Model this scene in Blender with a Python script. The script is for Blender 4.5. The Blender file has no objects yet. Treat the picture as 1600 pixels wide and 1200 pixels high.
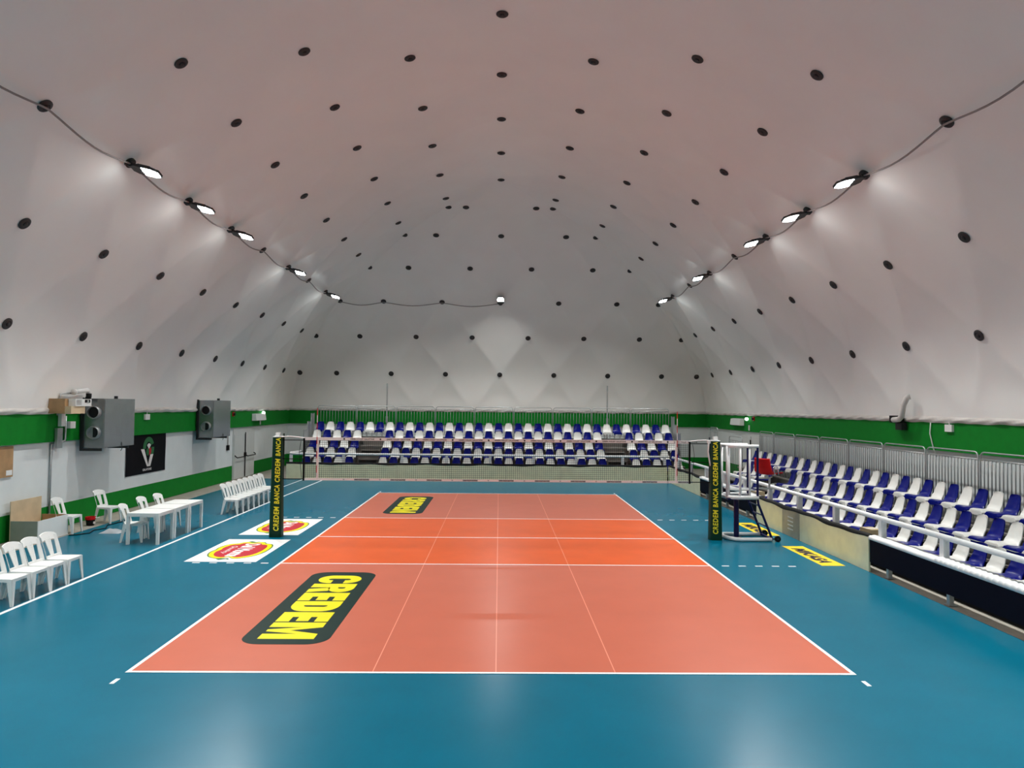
import bpy, math, random
from mathutils import Vector, Matrix, Euler
random.seed(7)
C = bpy.context.scene.collection
SC = bpy.context.scene
PI = math.pi
# ------------------------------------------------------------------ camera, world, exposure
yaw, pitch, roll = 1.7662504e-2, 3.2488995e-2, 1.01683964e-2
fw = Vector((math.sin(yaw)*math.cos(pitch), math.cos(yaw)*math.cos(pitch), math.sin(pitch)))
rt = Vector((math.cos(yaw), -math.sin(yaw), 0)); up = rt.cross(fw)
r2 = rt*math.cos(roll)+up*math.sin(roll); u2 = -rt*math.sin(roll)+up*math.cos(roll)
cam = bpy.data.cameras.new('camera'); cam_o = bpy.data.objects.new('camera', cam); C.objects.link(cam_o)
m = Matrix((r2, u2, -fw)).transposed().to_4x4(); m.translation = Vector((0.027, -17.779, 3.285))
cam_o.matrix_world = m
cam.sensor_width = 36; cam.lens = 1100.688/1600*36; cam.clip_end = 200
SC.camera = cam_o
w = bpy.data.worlds.new('world'); SC.world = w; w.use_nodes = True
w.node_tree.nodes['Background'].inputs[0].default_value = (.02, .022, .03, 1)
w.node_tree.nodes['Background'].inputs[1].default_value = .3
SC.view_settings.view_transform = 'Standard'; SC.view_settings.look = 'None'
SC.view_settings.gamma = 1; SC.view_settings.use_curve_mapping = False
SC.view_settings.exposure = 0.0
LAMP_W = 335.0

# ------------------------------------------------------------------ materials
def mat(name, col, rough=.5, metal=0, spec=.5, var=.06, scale=6, bump=0, emit=None, es=1, coat=0):
    M = bpy.data.materials.new(name); M.use_nodes = True
    nt = M.node_tree; b = nt.nodes['Principled BSDF']
    b.inputs['Roughness'].default_value = rough; b.inputs['Metallic'].default_value = metal
    b.inputs['Specular IOR Level'].default_value = spec
    if coat: b.inputs['Coat Weight'].default_value = coat; b.inputs['Coat Roughness'].default_value = .08
    if emit:
        b.inputs['Emission Color'].default_value = (*emit, 1); b.inputs['Emission Strength'].default_value = es
    c = (*col, 1)
    if var > 0:
        tc = nt.nodes.new('ShaderNodeTexCoord'); n = nt.nodes.new('ShaderNodeTexNoise'); n.inputs['Scale'].default_value = scale
        n.inputs['Detail'].default_value = 5
        r = nt.nodes.new('ShaderNodeValToRGB'); r.color_ramp.elements[0].position = .3; r.color_ramp.elements[1].position = .7
        r.color_ramp.elements[0].color = tuple(x*(1-var) for x in col)+(1,)
        r.color_ramp.elements[1].color = tuple(min(1, x*(1+var)) for x in col)+(1,)
        nt.links.new(tc.outputs['Object'], n.inputs['Vector']); nt.links.new(n.outputs['Fac'], r.inputs['Fac'])
        nt.links.new(r.outputs['Color'], b.inputs['Base Color'])
        if bump:
            bp = nt.nodes.new('ShaderNodeBump'); bp.inputs['Strength'].default_value = bump; bp.inputs['Distance'].default_value = .02
            nt.links.new(n.outputs['Fac'], bp.inputs['Height']); nt.links.new(bp.outputs['Normal'], b.inputs['Normal'])
    else:
        b.inputs['Base Color'].default_value = c
    return M
M = {}
def dm(k, *a, **kw): M[k] = mat(k, *a, **kw)
dm('blue_floor', (.0, .122, .202), .27, spec=.11, var=.05, scale=1.2)
dm('salmon', (.545, .142, .088), .30, spec=.09, var=.03, scale=1.5)
dm('orange', (.68, .105, .022), .30, spec=.09, var=.05, scale=1.5)
dm('seam', (.84, .30, .20), .35, var=0)
dm('line_white', (.86, .86, .86), .4, var=0)
dm('concrete', (.36, .33, .28), .8, var=.12, scale=4)
dm('membrane', (.92, .91, .89), .34, spec=.5, var=.02, scale=.6)
dm('skirt', (.66, .63, .60), .6, var=.05)
dm('wall_white', (.74, .78, .79), .7, var=.03, scale=2)
dm('wall_green', (.002, .205, .018), .7, spec=.2, var=.07, scale=5)
dm('black_rubber', (.006, .006, .007), .55, spec=.15, var=0)
dm('disc_dark', (.03, .028, .03), .55, var=0)
dm('lamp_body', (.02, .02, .022), .45, var=0)
dm('lamp_led', (1, 1, 1), .5, var=0, emit=(.95, 1, .98), es=45)
dm('cable_grey', (.30, .27, .26), .6, var=0)
dm('galv', (.45, .47, .48), .42, metal=.75, var=.08, scale=9)
dm('galv_bar', (.20, .21, .22), .45, metal=.5, var=.05)
dm('duct', (.33, .36, .37), .27, metal=.7, var=.07, scale=5)
dm('dark_hole', (.015, .014, .016), .9, var=0)
dm('steel_dark', (.03, .033, .036), .5, spec=.3, metal=.4, var=0)
dm('white_plastic', (.80, .81, .80), .38, var=.015)
dm('seat_white', (.74, .74, .71), .38, var=.02)
dm('seat_blue', (.001, .005, .16), .3, spec=.16, var=.03)
dm('pad_green', (.002, .035, .018), .5, spec=.2, var=.05)
dm('yellow', (.85, .74, .02), .5, var=0)
dm('stick_dark', (.013, .030, .026), .4, spec=.05, var=.05)
dm('stick_yellow', (.80, .70, .0), .42, spec=.15, var=.02)
dm('mik_yellow', (.90, .66, .01), .4, var=.02)
dm('mik_navy', (.012, .012, .045), .45, spec=.15, var=0)
dm('logo_red', (.48, .016, .03), .4, spec=.15, var=.02)
dm('logo_green', (.02, .14, .03), .4, var=0)
dm('net_black', (.005, .005, .006), .7, spec=.1, var=0)
dm('tape_white', (.80, .76, .75), .6, var=.02)
dm('tape_ink', (.03, .03, .035), .6, var=0)
dm('red', (.50, .006, .01), .45, spec=.2, var=.02)
dm('ref_blue', (.005, .006, .065), .35, spec=.25, var=.02)
dm('white_pad', (.78, .79, .80), .5, var=.03, scale=12)
dm('deck', (.17, .155, .14), .75, var=.15, scale=3)
dm('deck_black', (.022, .018, .016), .85, spec=.1, var=.15)
dm('riser_and_shade', (.012, .012, .012), .8, spec=.1, var=.1)  # near black for risers and for shade painted into the right stand's gap
dm('plywood', (.86, .82, .56), .6, var=.07, scale=3)
dm('plywood_dirty', (.45, .41, .31), .6, var=.15, scale=2.5)
dm('navy', (.004, .004, .012), .7, spec=.08, var=.05)
dm('wood', (.42, .25, .12), .6, var=.15, scale=4)
dm('wood_pale', (.62, .48, .31), .6, var=.1, scale=4)
dm('board_grey', (.30, .33, .29), .6, var=.05)
dm('door_white', (.60, .62, .61), .5, var=.03)
dm('banner_black', (.006, .005, .007), .7, spec=.1, var=.1)
dm('banner_green', (.01, .14, .035), .6, var=0)
dm('cardboard', (.42, .33, .2), .8, var=.1)
dm('bag', (.42, .45, .48), .3, var=.1)
dm('led_on', (1, 1, 1), .4, var=0, emit=(.8, 1, .85), es=4)
dm('chrome', (.75, .75, .76), .2, metal=1, var=0)

# ------------------------------------------------------------------ mesh helpers
class MB:
    def __init__(s): s.v = []; s.f = []; s.m = []
    def add(s, vs, fs, mi=0):
        o = len(s.v); s.v += [tuple(x) for x in vs]
        for f in fs: s.f.append(tuple(o+i for i in f)); s.m.append(mi)
    def box(s, a, b, mi=0, T=None):
        x0, y0, z0 = [min(p, q) for p, q in zip(a, b)]; x1, y1, z1 = [max(p, q) for p, q in zip(a, b)]
        v = [(x0,y0,z0),(x1,y0,z0),(x1,y1,z0),(x0,y1,z0),(x0,y0,z1),(x1,y0,z1),(x1,y1,z1),(x0,y1,z1)]
        if T: v = [T @ Vector(p) for p in v]
        s.add(v, [(0,3,2,1),(4,5,6,7),(0,1,5,4),(1,2,6,5),(2,3,7,6),(3,0,4,7)], mi)
        return s
    def hexa(s, bot, top, mi=0):
        s.add(list(bot)+list(top), [(0,3,2,1),(4,5,6,7),(0,1,5,4),(1,2,6,5),(2,3,7,6),(3,0,4,7)], mi); return s
    def tube(s, pts, r, n=8, mi=0, closed=False, caps=True, rs=None):
        pts = [Vector(p) for p in pts]; k = len(pts); rings = []
        prev = None
        for i, p in enumerate(pts):
            if closed: t = (pts[(i+1) % k]-pts[i-1])
            else: t = pts[min(i+1, k-1)]-pts[max(i-1, 0)]
            t.normalize()
            if prev is None:
                a = Vector((0,0,1)) if abs(t.z) < .9 else Vector((1,0,0))
                u = t.cross(a).normalized()
            else:
                u = prev-t*prev.dot(t); u.normalize()
            prev = u; v = t.cross(u)
            rr = rs[i] if rs else r
            rings.append([p+(u*math.cos(2*PI*j/n)+v*math.sin(2*PI*j/n))*rr for j in range(n)])
        vs = [q for R in rings for q in R]; fs = []
        for i in range(k if closed else k-1):
            a = i*n; b = ((i+1) % k)*n
            for j in range(n): fs.append((a+j, a+(j+1) % n, b+(j+1) % n, b+j))
        if not closed and caps:
            fs.append(tuple(range(n-1, -1, -1))); fs.append(tuple((k-1)*n+j for j in range(n)))
        s.add(vs, fs, mi); return s
    def cyl(s, a, b, r, n=12, mi=0, r1=None): return s.tube([a, b], r, n, mi, rs=[r, r if r1 is None else r1])
    def prism(s, poly, h0, h1, fn, mi=0):
        """poly: 2D outline; fn(u,v,h)->3D"""
        n = len(poly); vs = [fn(u, v, h0) for u, v in poly]+[fn(u, v, h1) for u, v in poly]
        fs = [tuple(range(n-1, -1, -1)), tuple(range(n, 2*n))]+[(i, (i+1) % n, n+(i+1) % n, n+i) for i in range(n)]
        s.add(vs, fs, mi); return s
    def lathe(s, prof, T, n=20, mi=0):
        vs = []; fs = []
        for r, z in prof:
            for j in range(n): vs.append(T @ Vector((r*math.cos(2*PI*j/n), r*math.sin(2*PI*j/n), z)))
        for i in range(len(prof)-1):
            for j in range(n): fs.append((i*n+j, i*n+(j+1) % n, (i+1)*n+(j+1) % n, (i+1)*n+j))
        fs.append(tuple(range(n-1, -1, -1))); fs.append(tuple((len(prof)-1)*n+j for j in range(n)))
        s.add(vs, fs, mi); return s
    def build(s, name, mats, parent=None, smooth=False, loc=None):
        me = bpy.data.meshes.new(name); me.from_pydata(s.v, [], s.f)
        for k in (mats if isinstance(mats, (list, tuple)) else [mats]): me.materials.append(M[k])
        for p, i in zip(me.polygons, s.m): p.material_index = i; p.use_smooth = smooth
        me.update()
        o = bpy.data.objects.new(name, me); C.objects.link(o)
        if parent: o.parent = parent
        if loc: o.location = loc
        return o
def smooth_by_angle(o, ang=40):
    me = o.data
    for p in me.polygons: p.use_smooth = True
    try: me.set_sharp_from_angle(angle=math.radians(ang))
    except Exception: pass
    return o
def tag(o, label=None, cat=None, group=None, kind=None):
    if label: o['label'] = label
    if cat: o['category'] = cat
    if group: o['group'] = group
    if kind: o['kind'] = kind
    return o
def thing(name, label, cat, loc=(0,0,0), rz=0, group=None):
    o = bpy.data.objects.new(name, None); C.objects.link(o); o.location = loc; o.rotation_euler = (0,0,rz)
    o.empty_display_size = .2
    return tag(o, label, cat, group)
def dup(root, loc, rot=None, label=None, group=None):
    def cp(o, par):
        c = o.copy(); C.objects.link(c); c.parent = par
        for ch in o.children: cp(ch, c)
        return c
    r = cp(root, None); r.location = loc
    if rot is not None: r.rotation_euler = (0,0,rot) if not hasattr(rot, '__len__') else rot
    if label: r['label'] = label
    if group: r['group'] = group
    return r
def struct(mb, name, mats, smooth=False): return tag(mb.build(name, mats, smooth=smooth), kind='structure')
ORD = ('zeroth first second third fourth fifth sixth seventh eighth ninth tenth eleventh twelfth thirteenth fourteenth fifteenth sixteenth '
 'seventeenth eighteenth nineteenth twentieth twenty-first twenty-second twenty-third twenty-fourth twenty-fifth twenty-sixth twenty-seventh '
 'twenty-eighth twenty-ninth thirtieth thirty-first thirty-second thirty-third thirty-fourth thirty-fifth thirty-sixth thirty-seventh').split()
def text_polys(txt, bold=.0, shear=0, space=1.0):
    cu = bpy.data.curves.new('t', 'FONT'); cu.body = txt; cu.offset = bold; cu.shear = shear; cu.space_character = space
    cu.resolution_u = 3
    o = bpy.data.objects.new('t', cu); C.objects.link(o)
    dg = bpy.context.evaluated_depsgraph_get(); dg.update()
    me = bpy.data.meshes.new_from_object(o.evaluated_get(dg))
    v = [tuple(x.co) for x in me.vertices]; f = [tuple(p.vertices) for p in me.polygons]
    bpy.data.objects.remove(o); bpy.data.curves.remove(cu); bpy.data.meshes.remove(me)
    x0 = min(p[0] for p in v); x1 = max(p[0] for p in v); y0 = min(p[1] for p in v); y1 = max(p[1] for p in v)
    return [((p[0]-x0)/(x1-x0), (p[1]-y0)/(y1-y0)) for p in v], f, (x1-x0)/(y1-y0)
def put_text(mb, txt, fn, mi, **kw):
    """fn(u,v) maps the unit text box to 3D"""
    v, f, asp = text_polys(txt, **kw)
    mb.add([fn(a, b) for a, b in v], f, mi)

# ------------------------------------------------------------------ dome membrane
Wd, Bd = 11.4, 20.75
PX = [0, 2.21, 4.29, 6.17, 8.01, 9.585, 10.85, 11.40]
PZ = [11.98, 11.64, 10.95, 9.835, 8.49, 6.885, 5.01, 3.0]
def cr(P, j):
    i = min(int(j), len(P)-2); t = j-i
    def g(k):
        if k < 0: return (-P[1] if P is PX else P[1])
        if k >= len(P): return 2*P[-1]-P[-2]+(-.25 if P is PX else 0)
        return P[k]
    a, b, c, d = g(i-1), g(i), g(i+1), g(i+2)
    return .5*((2*b)+(-a+c)*t+(2*a-5*b+4*c-d)*t*t+(-a+3*b-3*c+d)*t**3)
def prof(j): return cr(PX, j), cr(PZ, j)
def pnorm(j):     # outward normal in (horizontal, z)
    e = .02; a = prof(max(0, j-e)); b = prof(min(7, j+e)); dx, dz = b[0]-a[0], b[1]-a[1]
    L = math.hypot(dx, dz); return -dz/L, dx/L
COLY = [-2.46, -1.08, -2.65, -1.47, -2.58, -.67, -2.09, -1.0]
SH = [COLY[j]-(-2.46 if j % 2 == 0 else -2.46+1.425) for j in range(8)]
def shift(j):
    i = min(int(j), 6); t = j-i; return SH[i]*(1-t)+SH[i+1]*t
def sm(a, b, x):
    t = max(0, min(1, (x-a)/(b-a))); return t*t*(3-2*t)
def pillow(j, v):
    p = (j+v)/2; q = (j-v)/2
    f = (abs(math.sin(PI*p)*math.sin(PI*q)))**.62
    return f*(.028+.085*sm(1.5, 5, j))*sm(0, .5, 7-j)
def side_pt(j, y, sx, disp=True):
    d, z = prof(j)
    if disp:
        nx, nz = pnorm(j); t = Wd-d
        edge = sm(.0, .6, (Bd-t)-abs(y))
        h = pillow(j, (y+2.46-shift(j))/1.425)*edge; d += nx*h; z += nz*h
    return Vector((sx*d, y, z))
def end_pt(j, x, sy, disp=True):
    d, z = prof(j); t = Wd-d
    if disp:
        nx, nz = pnorm(j); edge = sm(0, .6, d-abs(x)); h = pillow(j, (x-.03)/1.46)*edge; d += nx*h; z += nz*h
    return Vector((x, sy*(Bd-Wd+d), z))
cm = MB()
NJ = 112
def patch(fn, lim, nv):
    vs = []; fs = []
    for a in range(NJ+1):
        j = 7*a/NJ; L = lim(j)
        for b in range(nv+1): vs.append(fn(j, -L+2*L*b/nv))
    n = nv+1
    for a in range(NJ):
        for b in range(nv): fs.append((a*n+b, a*n+b+1, (a+1)*n+b+1, (a+1)*n+b))
    cm.add(vs, fs)
for s_ in (-1, 1):
    patch(lambda j, y, s=s_: side_pt(j, y, s), lambda j: Bd-Wd+prof(j)[0], 300)
for s_ in (-1, 1):
    patch(lambda j, x, s=s_: end_pt(j, x, s), lambda j: prof(j)[0], 170)
ceil = struct(cm, 'ceiling', 'membrane', True)
import bmesh
bm = bmesh.new(); bm.from_mesh(ceil.data); bmesh.ops.remove_doubles(bm, verts=bm.verts, dist=.004)
bmesh.ops.recalc_face_normals(bm, faces=bm.faces); bm.to_mesh(ceil.data); bm.free()

# ------------------------------------------------------------------ walls, floor
for side, sx in (('left', -1), ('right', 1)):
    b = MB()
    x0, x1 = sx*11.5, sx*11.85
    b.box((x0, -21, 0), (x1, 21, .62), 1).box((x0, -21, .62), (x1, 21, 2.27), 0)
    b.box((sx*11.40, -21, 2.27), (x1, 21, 3.0), 1)
    struct(b, 'wall_'+side, ['wall_white', 'wall_green'])
for side, sy in (('back', 1), ('front', -1)):
    b = MB(); y0, y1 = sy*20.85, sy*21.2
    b.box((-11.5, y0, 0), (11.5, y1, .62), 1).box((-11.5, y0, .62), (11.5, y1, 2.27), 0)
    b.box((-11.5, sy*20.75, 2.27), (11.5, y1, 3.0), 1)
    struct(b, 'wall_'+side, ['wall_white', 'wall_green'])
# gathered membrane edge along the top of the wall
def skirt(n, p0, p1, inn):
    b = MB(); p0 = Vector(p0); p1 = Vector(p1); inn = Vector(inn); k = int((p1-p0).length/.12); vs = []; fs = []
    ph = [random.uniform(0, 6) for _ in range(4)]
    for i in range(k+1):
        s = (p1-p0).length*i/k; p = p0.lerp(p1, i/k)
        a = .5+.5*math.sin(s*1.7+ph[0])*math.sin(s*.53+ph[1]); c = math.sin(s*6.3+ph[2])*math.sin(s*2.1+ph[3])
        hh = .13+.05*a
        for q in range(7):
            t = q/6
            bul = math.sin(PI*t)*(.05+.03*c)+.02*math.sin(s*9+q*1.3)*math.sin(PI*t)
            vs.append(p+inn*(bul+.012)+Vector((0,0,2.985+hh*t+.012*c*(1-t))))
    for i in range(k):
        for q in range(6): fs.append((i*7+q, (i+1)*7+q, (i+1)*7+q+1, i*7+q+1))
    b.add(vs, fs); return struct(b, n, 'skirt', True)
skirt('trim_1', (-11.39, 20.7, 0), (-11.39, -20.7, 0), (1,0,0)); skirt('trim_2', (11.39, -20.7, 0), (11.39, 20.7, 0), (-1,0,0))
skirt('trim_3', (11.39, 20.74, 0), (-11.39, 20.74, 0), (0,-1,0))
FX0, FX1 = -10.62, 7.6
b = MB()
b.box((-11.6, -21, -.3), (11.6, 21, -.012), 0)
b.box((FX0, -20.9, -.012), (FX1, 13.8, 0), 1)
def flat(mb, x0, y0, x1, y1, z, mi): mb.box((x0, y0, -.004), (x1, y1, z), mi)
flat(b, -4.5, -9, 4.5, -3, .003, 2); flat(b, -4.5, 3, 4.5, 9, .003, 2); flat(b, -4.5, -3, 4.5, 3, .003, 3)
for x in (-1.5, 0.02, 1.5): flat(b, x-.007, -8.95, x+.007, 8.95, .0036, 5)
L = .0045
for x in (-4.475, 4.475): flat(b, x-.025, -9, x+.025, 9, L, 4)
for y in (-8.975, 8.975, -3.0, 0, 3.0): flat(b, -4.45, y-.025, 4.45, y+.025, L, 4)
for sy in (-1, 1):
    for sx in (-1, 1):
        flat(b, sx*4.5, sy*9.2, sx*4.45, sy*9.35, L, 4)
        for k in range(5):
            x = 4.72+k*.352; flat(b, sx*x, sy*3-.025, sx*(x+.15), sy*3+.025, L, 4)
flat(b, -7.70, -20, -7.63, 13.75, L, 4); flat(b, -8.6, 7.0, -8.55, 13.75, L, 4)
struct(b, 'floor', ['concrete', 'blue_floor', 'salmon', 'orange', 'line_white', 'seam'])

# ------------------------------------------------------------------ floor stickers
def rrect(x0, y0, x1, y1, r, n=8):
    P = []
    for cx, cy, a0 in ((x1-r, y1-r, 0), (x0+r, y1-r, 90), (x0+r, y0+r, 180), (x1-r, y0+r, 270)):
        for k in range(n+1):
            a = math.radians(a0+90*k/n); P.append((cx+r*math.cos(a), cy+r*math.sin(a)))
    return P
def arc(cx, cy, rx, ry, a0, a1, n=14): return [(cx+rx*math.cos(math.radians(a0+(a1-a0)*k/n)), cy+ry*math.sin(math.radians(a0+(a1-a0)*k/n))) for k in range(n+1)]
def strip_quads(o, i): return [(o[k], o[k+1], i[k+1], i[k]) for k in range(len(o)-1)]
def heavy(ch):   # heavy block capitals as lists of polygons in a unit box
    if ch == 'E': return [[(0,0),(.52,0),(.52,1),(0,1)], [(.52,0),(1,0),(1,.26),(.52,.26)], [(.52,.38),(.95,.38),(.95,.62),(.52,.62)], [(.52,.74),(1,.74),(1,1),(.52,1)]]
    if ch == 'C':
        o = [(1,.64),(1,.72)]+arc(.5,.68,.5,.32,10,90,8)+arc(.5,.68,.5,.32,90,180,8)+arc(.5,.32,.5,.32,180,270,8)+arc(.5,.32,.5,.32,270,350,8)+[(1,.28),(1,.36)]
        i = [(.62,.64),(.62,.68)]+arc(.52,.68,.1,.08,10,90,8)+arc(.52,.68,.1,.08,90,180,8)+arc(.52,.32,.1,.08,180,270,8)+arc(.52,.32,.1,.08,270,350,8)+[(.62,.32),(.62,.36)]
        return strip_quads(o, i)
    if ch == 'D':
        o = [(0,1),(.4,1)]+arc(.4,.66,.6,.34,90,0,8)+arc(.4,.34,.6,.34,0,-90,8)+[(0,0)]
        i = [(.42,.74),(.46,.74)]+arc(.46,.66,.1,.08,90,0,8)+arc(.46,.34,.1,.08,0,-90,8)+[(.42,.26)]
        return strip_quads(o, i)+[[(0,0),(.42,.26),(.42,.74),(0,1)]]
    if ch == 'R':
        o = [(0,1),(.5,1)]+arc(.5,.71,.5,.29,90,-90,12)+[(.0,.42)]
        i = [(.42,.79),(.5,.79)]+arc(.5,.71,.08,.08,90,-90,12)+[(.42,.63)]
        return strip_quads(o, i)+[[(0,.42),(.42,.63),(.42,.79),(0,1)], [(0,0),(.44,0),(.44,.42),(0,.42)], [(.44,.42),(.48,.42),(.62,0),(1.02,0),(.84,.46),(.5,.46)]]
    if ch == 'M': return [[(0,0),(.3,0),(.3,.55),(.3,1),(0,1)], [(.7,0),(1,0),(1,1),(.7,1)], [(.3,1),(.3,.62),(.44,.02),(.5,.02),(.5,.45)], [(.7,1),(.5,.45),(.5,.02),(.56,.02),(.7,.62)]]
def credem(label, x0, y0, x1, y1):
    b = MB(); b.prism(rrect(x0, y0, x1, y1, .3), .0042, .0056, lambda u, v, h: Vector((u, v, h)), 0)
    W = y1-y0; gap = .045; pad0 = .28; pad1 = .22
    ws = [.62, .62, .52, .62, .52, .80]; tot = sum(ws); s = (W-pad0-pad1-gap*5)/tot
    yc = y1-pad0
    for ch, wd in zip('CREDEM', ws):
        wl = wd*s
        for poly in heavy(ch):
            vs = [Vector((x0+.22+(x1-x0-.44)*v, yc-u*wl, .0064)) for u, v in poly]
            b.add(vs, [tuple(range(len(vs)))], 1)
        yc -= wl+gap
    return tag(b.build('floor_sticker', ['stick_dark', 'stick_yellow']), label, 'floor sticker', 'bank stickers on the court')
credem('large dark green floor sticker with yellow CREDEM letters on the near half of court', -3.55, -7.97, -2.32, -3.77)
credem('dark green floor sticker with yellow CREDEM letters on the far half of court', -3.52, 3.78, -2.3, 7.95)
def blob(cx, cy, hw, hl, g):
    P = []
    for k in range(96):
        a = 2*PI*k/96
        c, s = math.cos(a), math.sin(a)
        r = 1/((abs(c)**2.5+abs(s)**2.5)**(1/2.5))
        wob = 1-.14*math.exp(-((a-PI*.5)/.18)**2)-.22*math.exp(-((a-PI*1.5)/.17)**2)-.13*math.exp(-((a-.95)/.16)**2)-.13*math.exp(-((a-(PI-.95))/.16)**2)-.07*math.exp(-((a-PI)/.16)**2)
        P.append((cx+(hw*r*wob+g)*c*1.0, cy+(hl*r*wob+g)*s))
    return P
def delmonte(label, y0, y1):
    x0, x1 = -6.5, -5.01; cx, cy = -5.75, (y0+y1)/2-.02
    b = MB(); fn = lambda u, v, h: Vector((u, v, h))
    b.prism([(x0,y0),(x1,y0),(x1,y1),(x0,y1)], .001, .003, fn, 0)
    b.prism(blob(cx, cy, .50, .84, .115), .003, .0038, fn, 1); b.prism(blob(cx, cy, .50, .84, .085), .0038, .0046, fn, 2)
    b.prism(blob(cx, cy, .50, .82, -.015), .0046, .0054, fn, 3)
    for (ly, sg) in ((cy+.93, 1), (cy-.98, -1)):   # little leaves
        b.prism([(cx-.22,ly-.07*sg),(cx-.1,ly+.08*sg),(cx+.02,ly-.02*sg),(cx+.1,ly+.05*sg),(cx+.05,ly-.1*sg)], .003, .0039, fn, 1)
    put_text(b, 'Del Monte', lambda u, v: Vector((cx-.13+.34*v, cy+.70-1.40*u, .0062)), 0, bold=.035)
    put_text(b, 'Quality', lambda u, v: Vector((cx-.36+.16*v, cy+.42-.84*u, .0062)), 0, bold=.0, shear=.3)
    return tag(b.build('floor_sticker', ['line_white', 'logo_green', 'stick_yellow', 'logo_red']), label, 'floor sticker', 'white stickers beside the left post')
delmonte('white floor sticker with red Del Monte emblem, in front of the left net post', -2.9, -.43)
delmonte('white floor sticker with red Del Monte emblem, behind the left net post', .17, 2.7)
def mikasa(label, y0, y1):
    b = MB(); x0, x1 = 6.87, 7.37
    b.prism([(x0,y0),(x1,y0),(x1,y1),(x0,y1)], .001, .003, lambda u, v, h: Vector((u, v, h)), 0)
    put_text(b, 'MIKASA', lambda u, v: Vector((x0+.09+.30*v, y1-.25-1.58*u, .0042)), 1, bold=.05, shear=.25)
    return tag(b.build('floor_sticker', ['mik_yellow', 'mik_navy']), label, 'floor sticker', 'yellow stickers by the right boards')
mikasa('yellow floor sticker reading MIKASA, in front of the referee stand', -2.92, -.82)
mikasa('yellow floor sticker reading MIKASA, behind the referee stand ladder', .56, 2.6)

# ------------------------------------------------------------------ membrane anchor discs
db = MB()
db.lathe([(.135,0),(.135,.018),(.115,.034),(.075,.036),(.07,.028),(.05,.028),(.045,.05),(.018,.06)], Matrix.Identity(4), 20)
disc0 = smooth_by_angle(db.build('anchor_disc', 'disc_dark')); tag(disc0, 'x', 'disc', 'anchor discs on the dome'); used_disc = [False]
def on_surface(P, Nn, label):
    T = (-Nn).to_track_quat('Z', 'Y').to_euler()
    o = disc0 if not used_disc[0] else disc0.copy()
    if used_disc[0]: C.objects.link(o)
    used_disc[0] = True
    o.location = P-Nn*.004; o.rotation_euler = T; o['label'] = label
    return o
def side_frame(j, y, sx):
    nx, nz = pnorm(j); return side_pt(j, y, sx), Vector((sx*nx, 0, nz))
def end_frame(j, x):
    nx, nz = pnorm(j); return end_pt(j, x, 1), Vector((0, nx, nz))
LINE = ['', 'first', 'second', 'third', 'fourth', 'fifth', 'sixth']
CNT = {0: (-2.46, 0, 5), 1: (-1.08, 0, 5), 2: (-2.66, 0, 6), 3: (-4.32, -1, 7), 4: (-5.43, 0, 8), 5: (-3.52, 0, 8), 6: (-2.10, 0, 8)}
LAMPS = {1, 2, 3, 5, 7}
lamp_nodes = []; cable_nodes = {-1: [], 1: []}
for j, (y0, k0, k1) in CNT.items():
    for sx in ((1,) if j == 0 else (-1, 1)):
        nth = 0
        for k in range(k0, k1):
            y = y0+2.85*k; P, N = side_frame(j, y, sx)
            if j == 4: cable_nodes[sx].append((P, N, y))
            if j == 4 and k in LAMPS: lamp_nodes.append((P, N, sx, k)); continue
            nth += 1
            if j == 0: lab = f'dark disc on the crown line of the dome, {ORD[nth]} from the camera'
            else: lab = f"dark disc, {ORD[nth]} from the camera in the {LINE[j]} line {'left' if sx < 0 else 'right'} of the crown"
            on_surface(P, N, lab)
for sx in (-1, 1):
    for k in (-1, -2, -3):  # the last two are unseen lamps added to brighten the near floor
        P, N = side_frame(4, -5.43+2.85*k, sx); cable_nodes[sx].append((P, N, -5.43+2.85*k)); lamp_nodes.append((P, N, sx, k))
ENDR = {6: ([-10.7]+[.03+2.92*k for k in range(-3, 4)]+[10.7]), 5: ([-9.55]+[.03+1.46*k for k in (-5, -3, -1, 1, 3, 5)]+[9.55]),
        4: ([-7.98]+[.03+2.92*k for k in (-2, -1, 0, 1, 2)]+[7.98]), 3: ([-6.2]+[.03+1.46*k for k in (-3, -1, 1, 3)]+[6.2]), 2: ([-4.3]+[.03+2.92*k for k in (-1, 0, 1)]+[4.3]), 1: [-2.2, -1.46, 1.49, 2.2]}
RN = {6: 'lowest', 5: 'second', 4: 'third', 3: 'fourth', 2: 'fifth', 1: 'topmost'}
back_nodes = []
for j, xs in ENDR.items():
    nth = 0
    for x in xs:
        P, N = end_frame(j, x)
        if j == 4 and x < 1: back_nodes.append((P, N))
        if j == 4 and abs(x) < .2: lamp_nodes.append((P, N, 0, 0)); continue
        nth += 1
        on_surface(P, N, f"dark disc, {ORD[nth]} from the left in the {RN[j]} row of the end slope")

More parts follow.
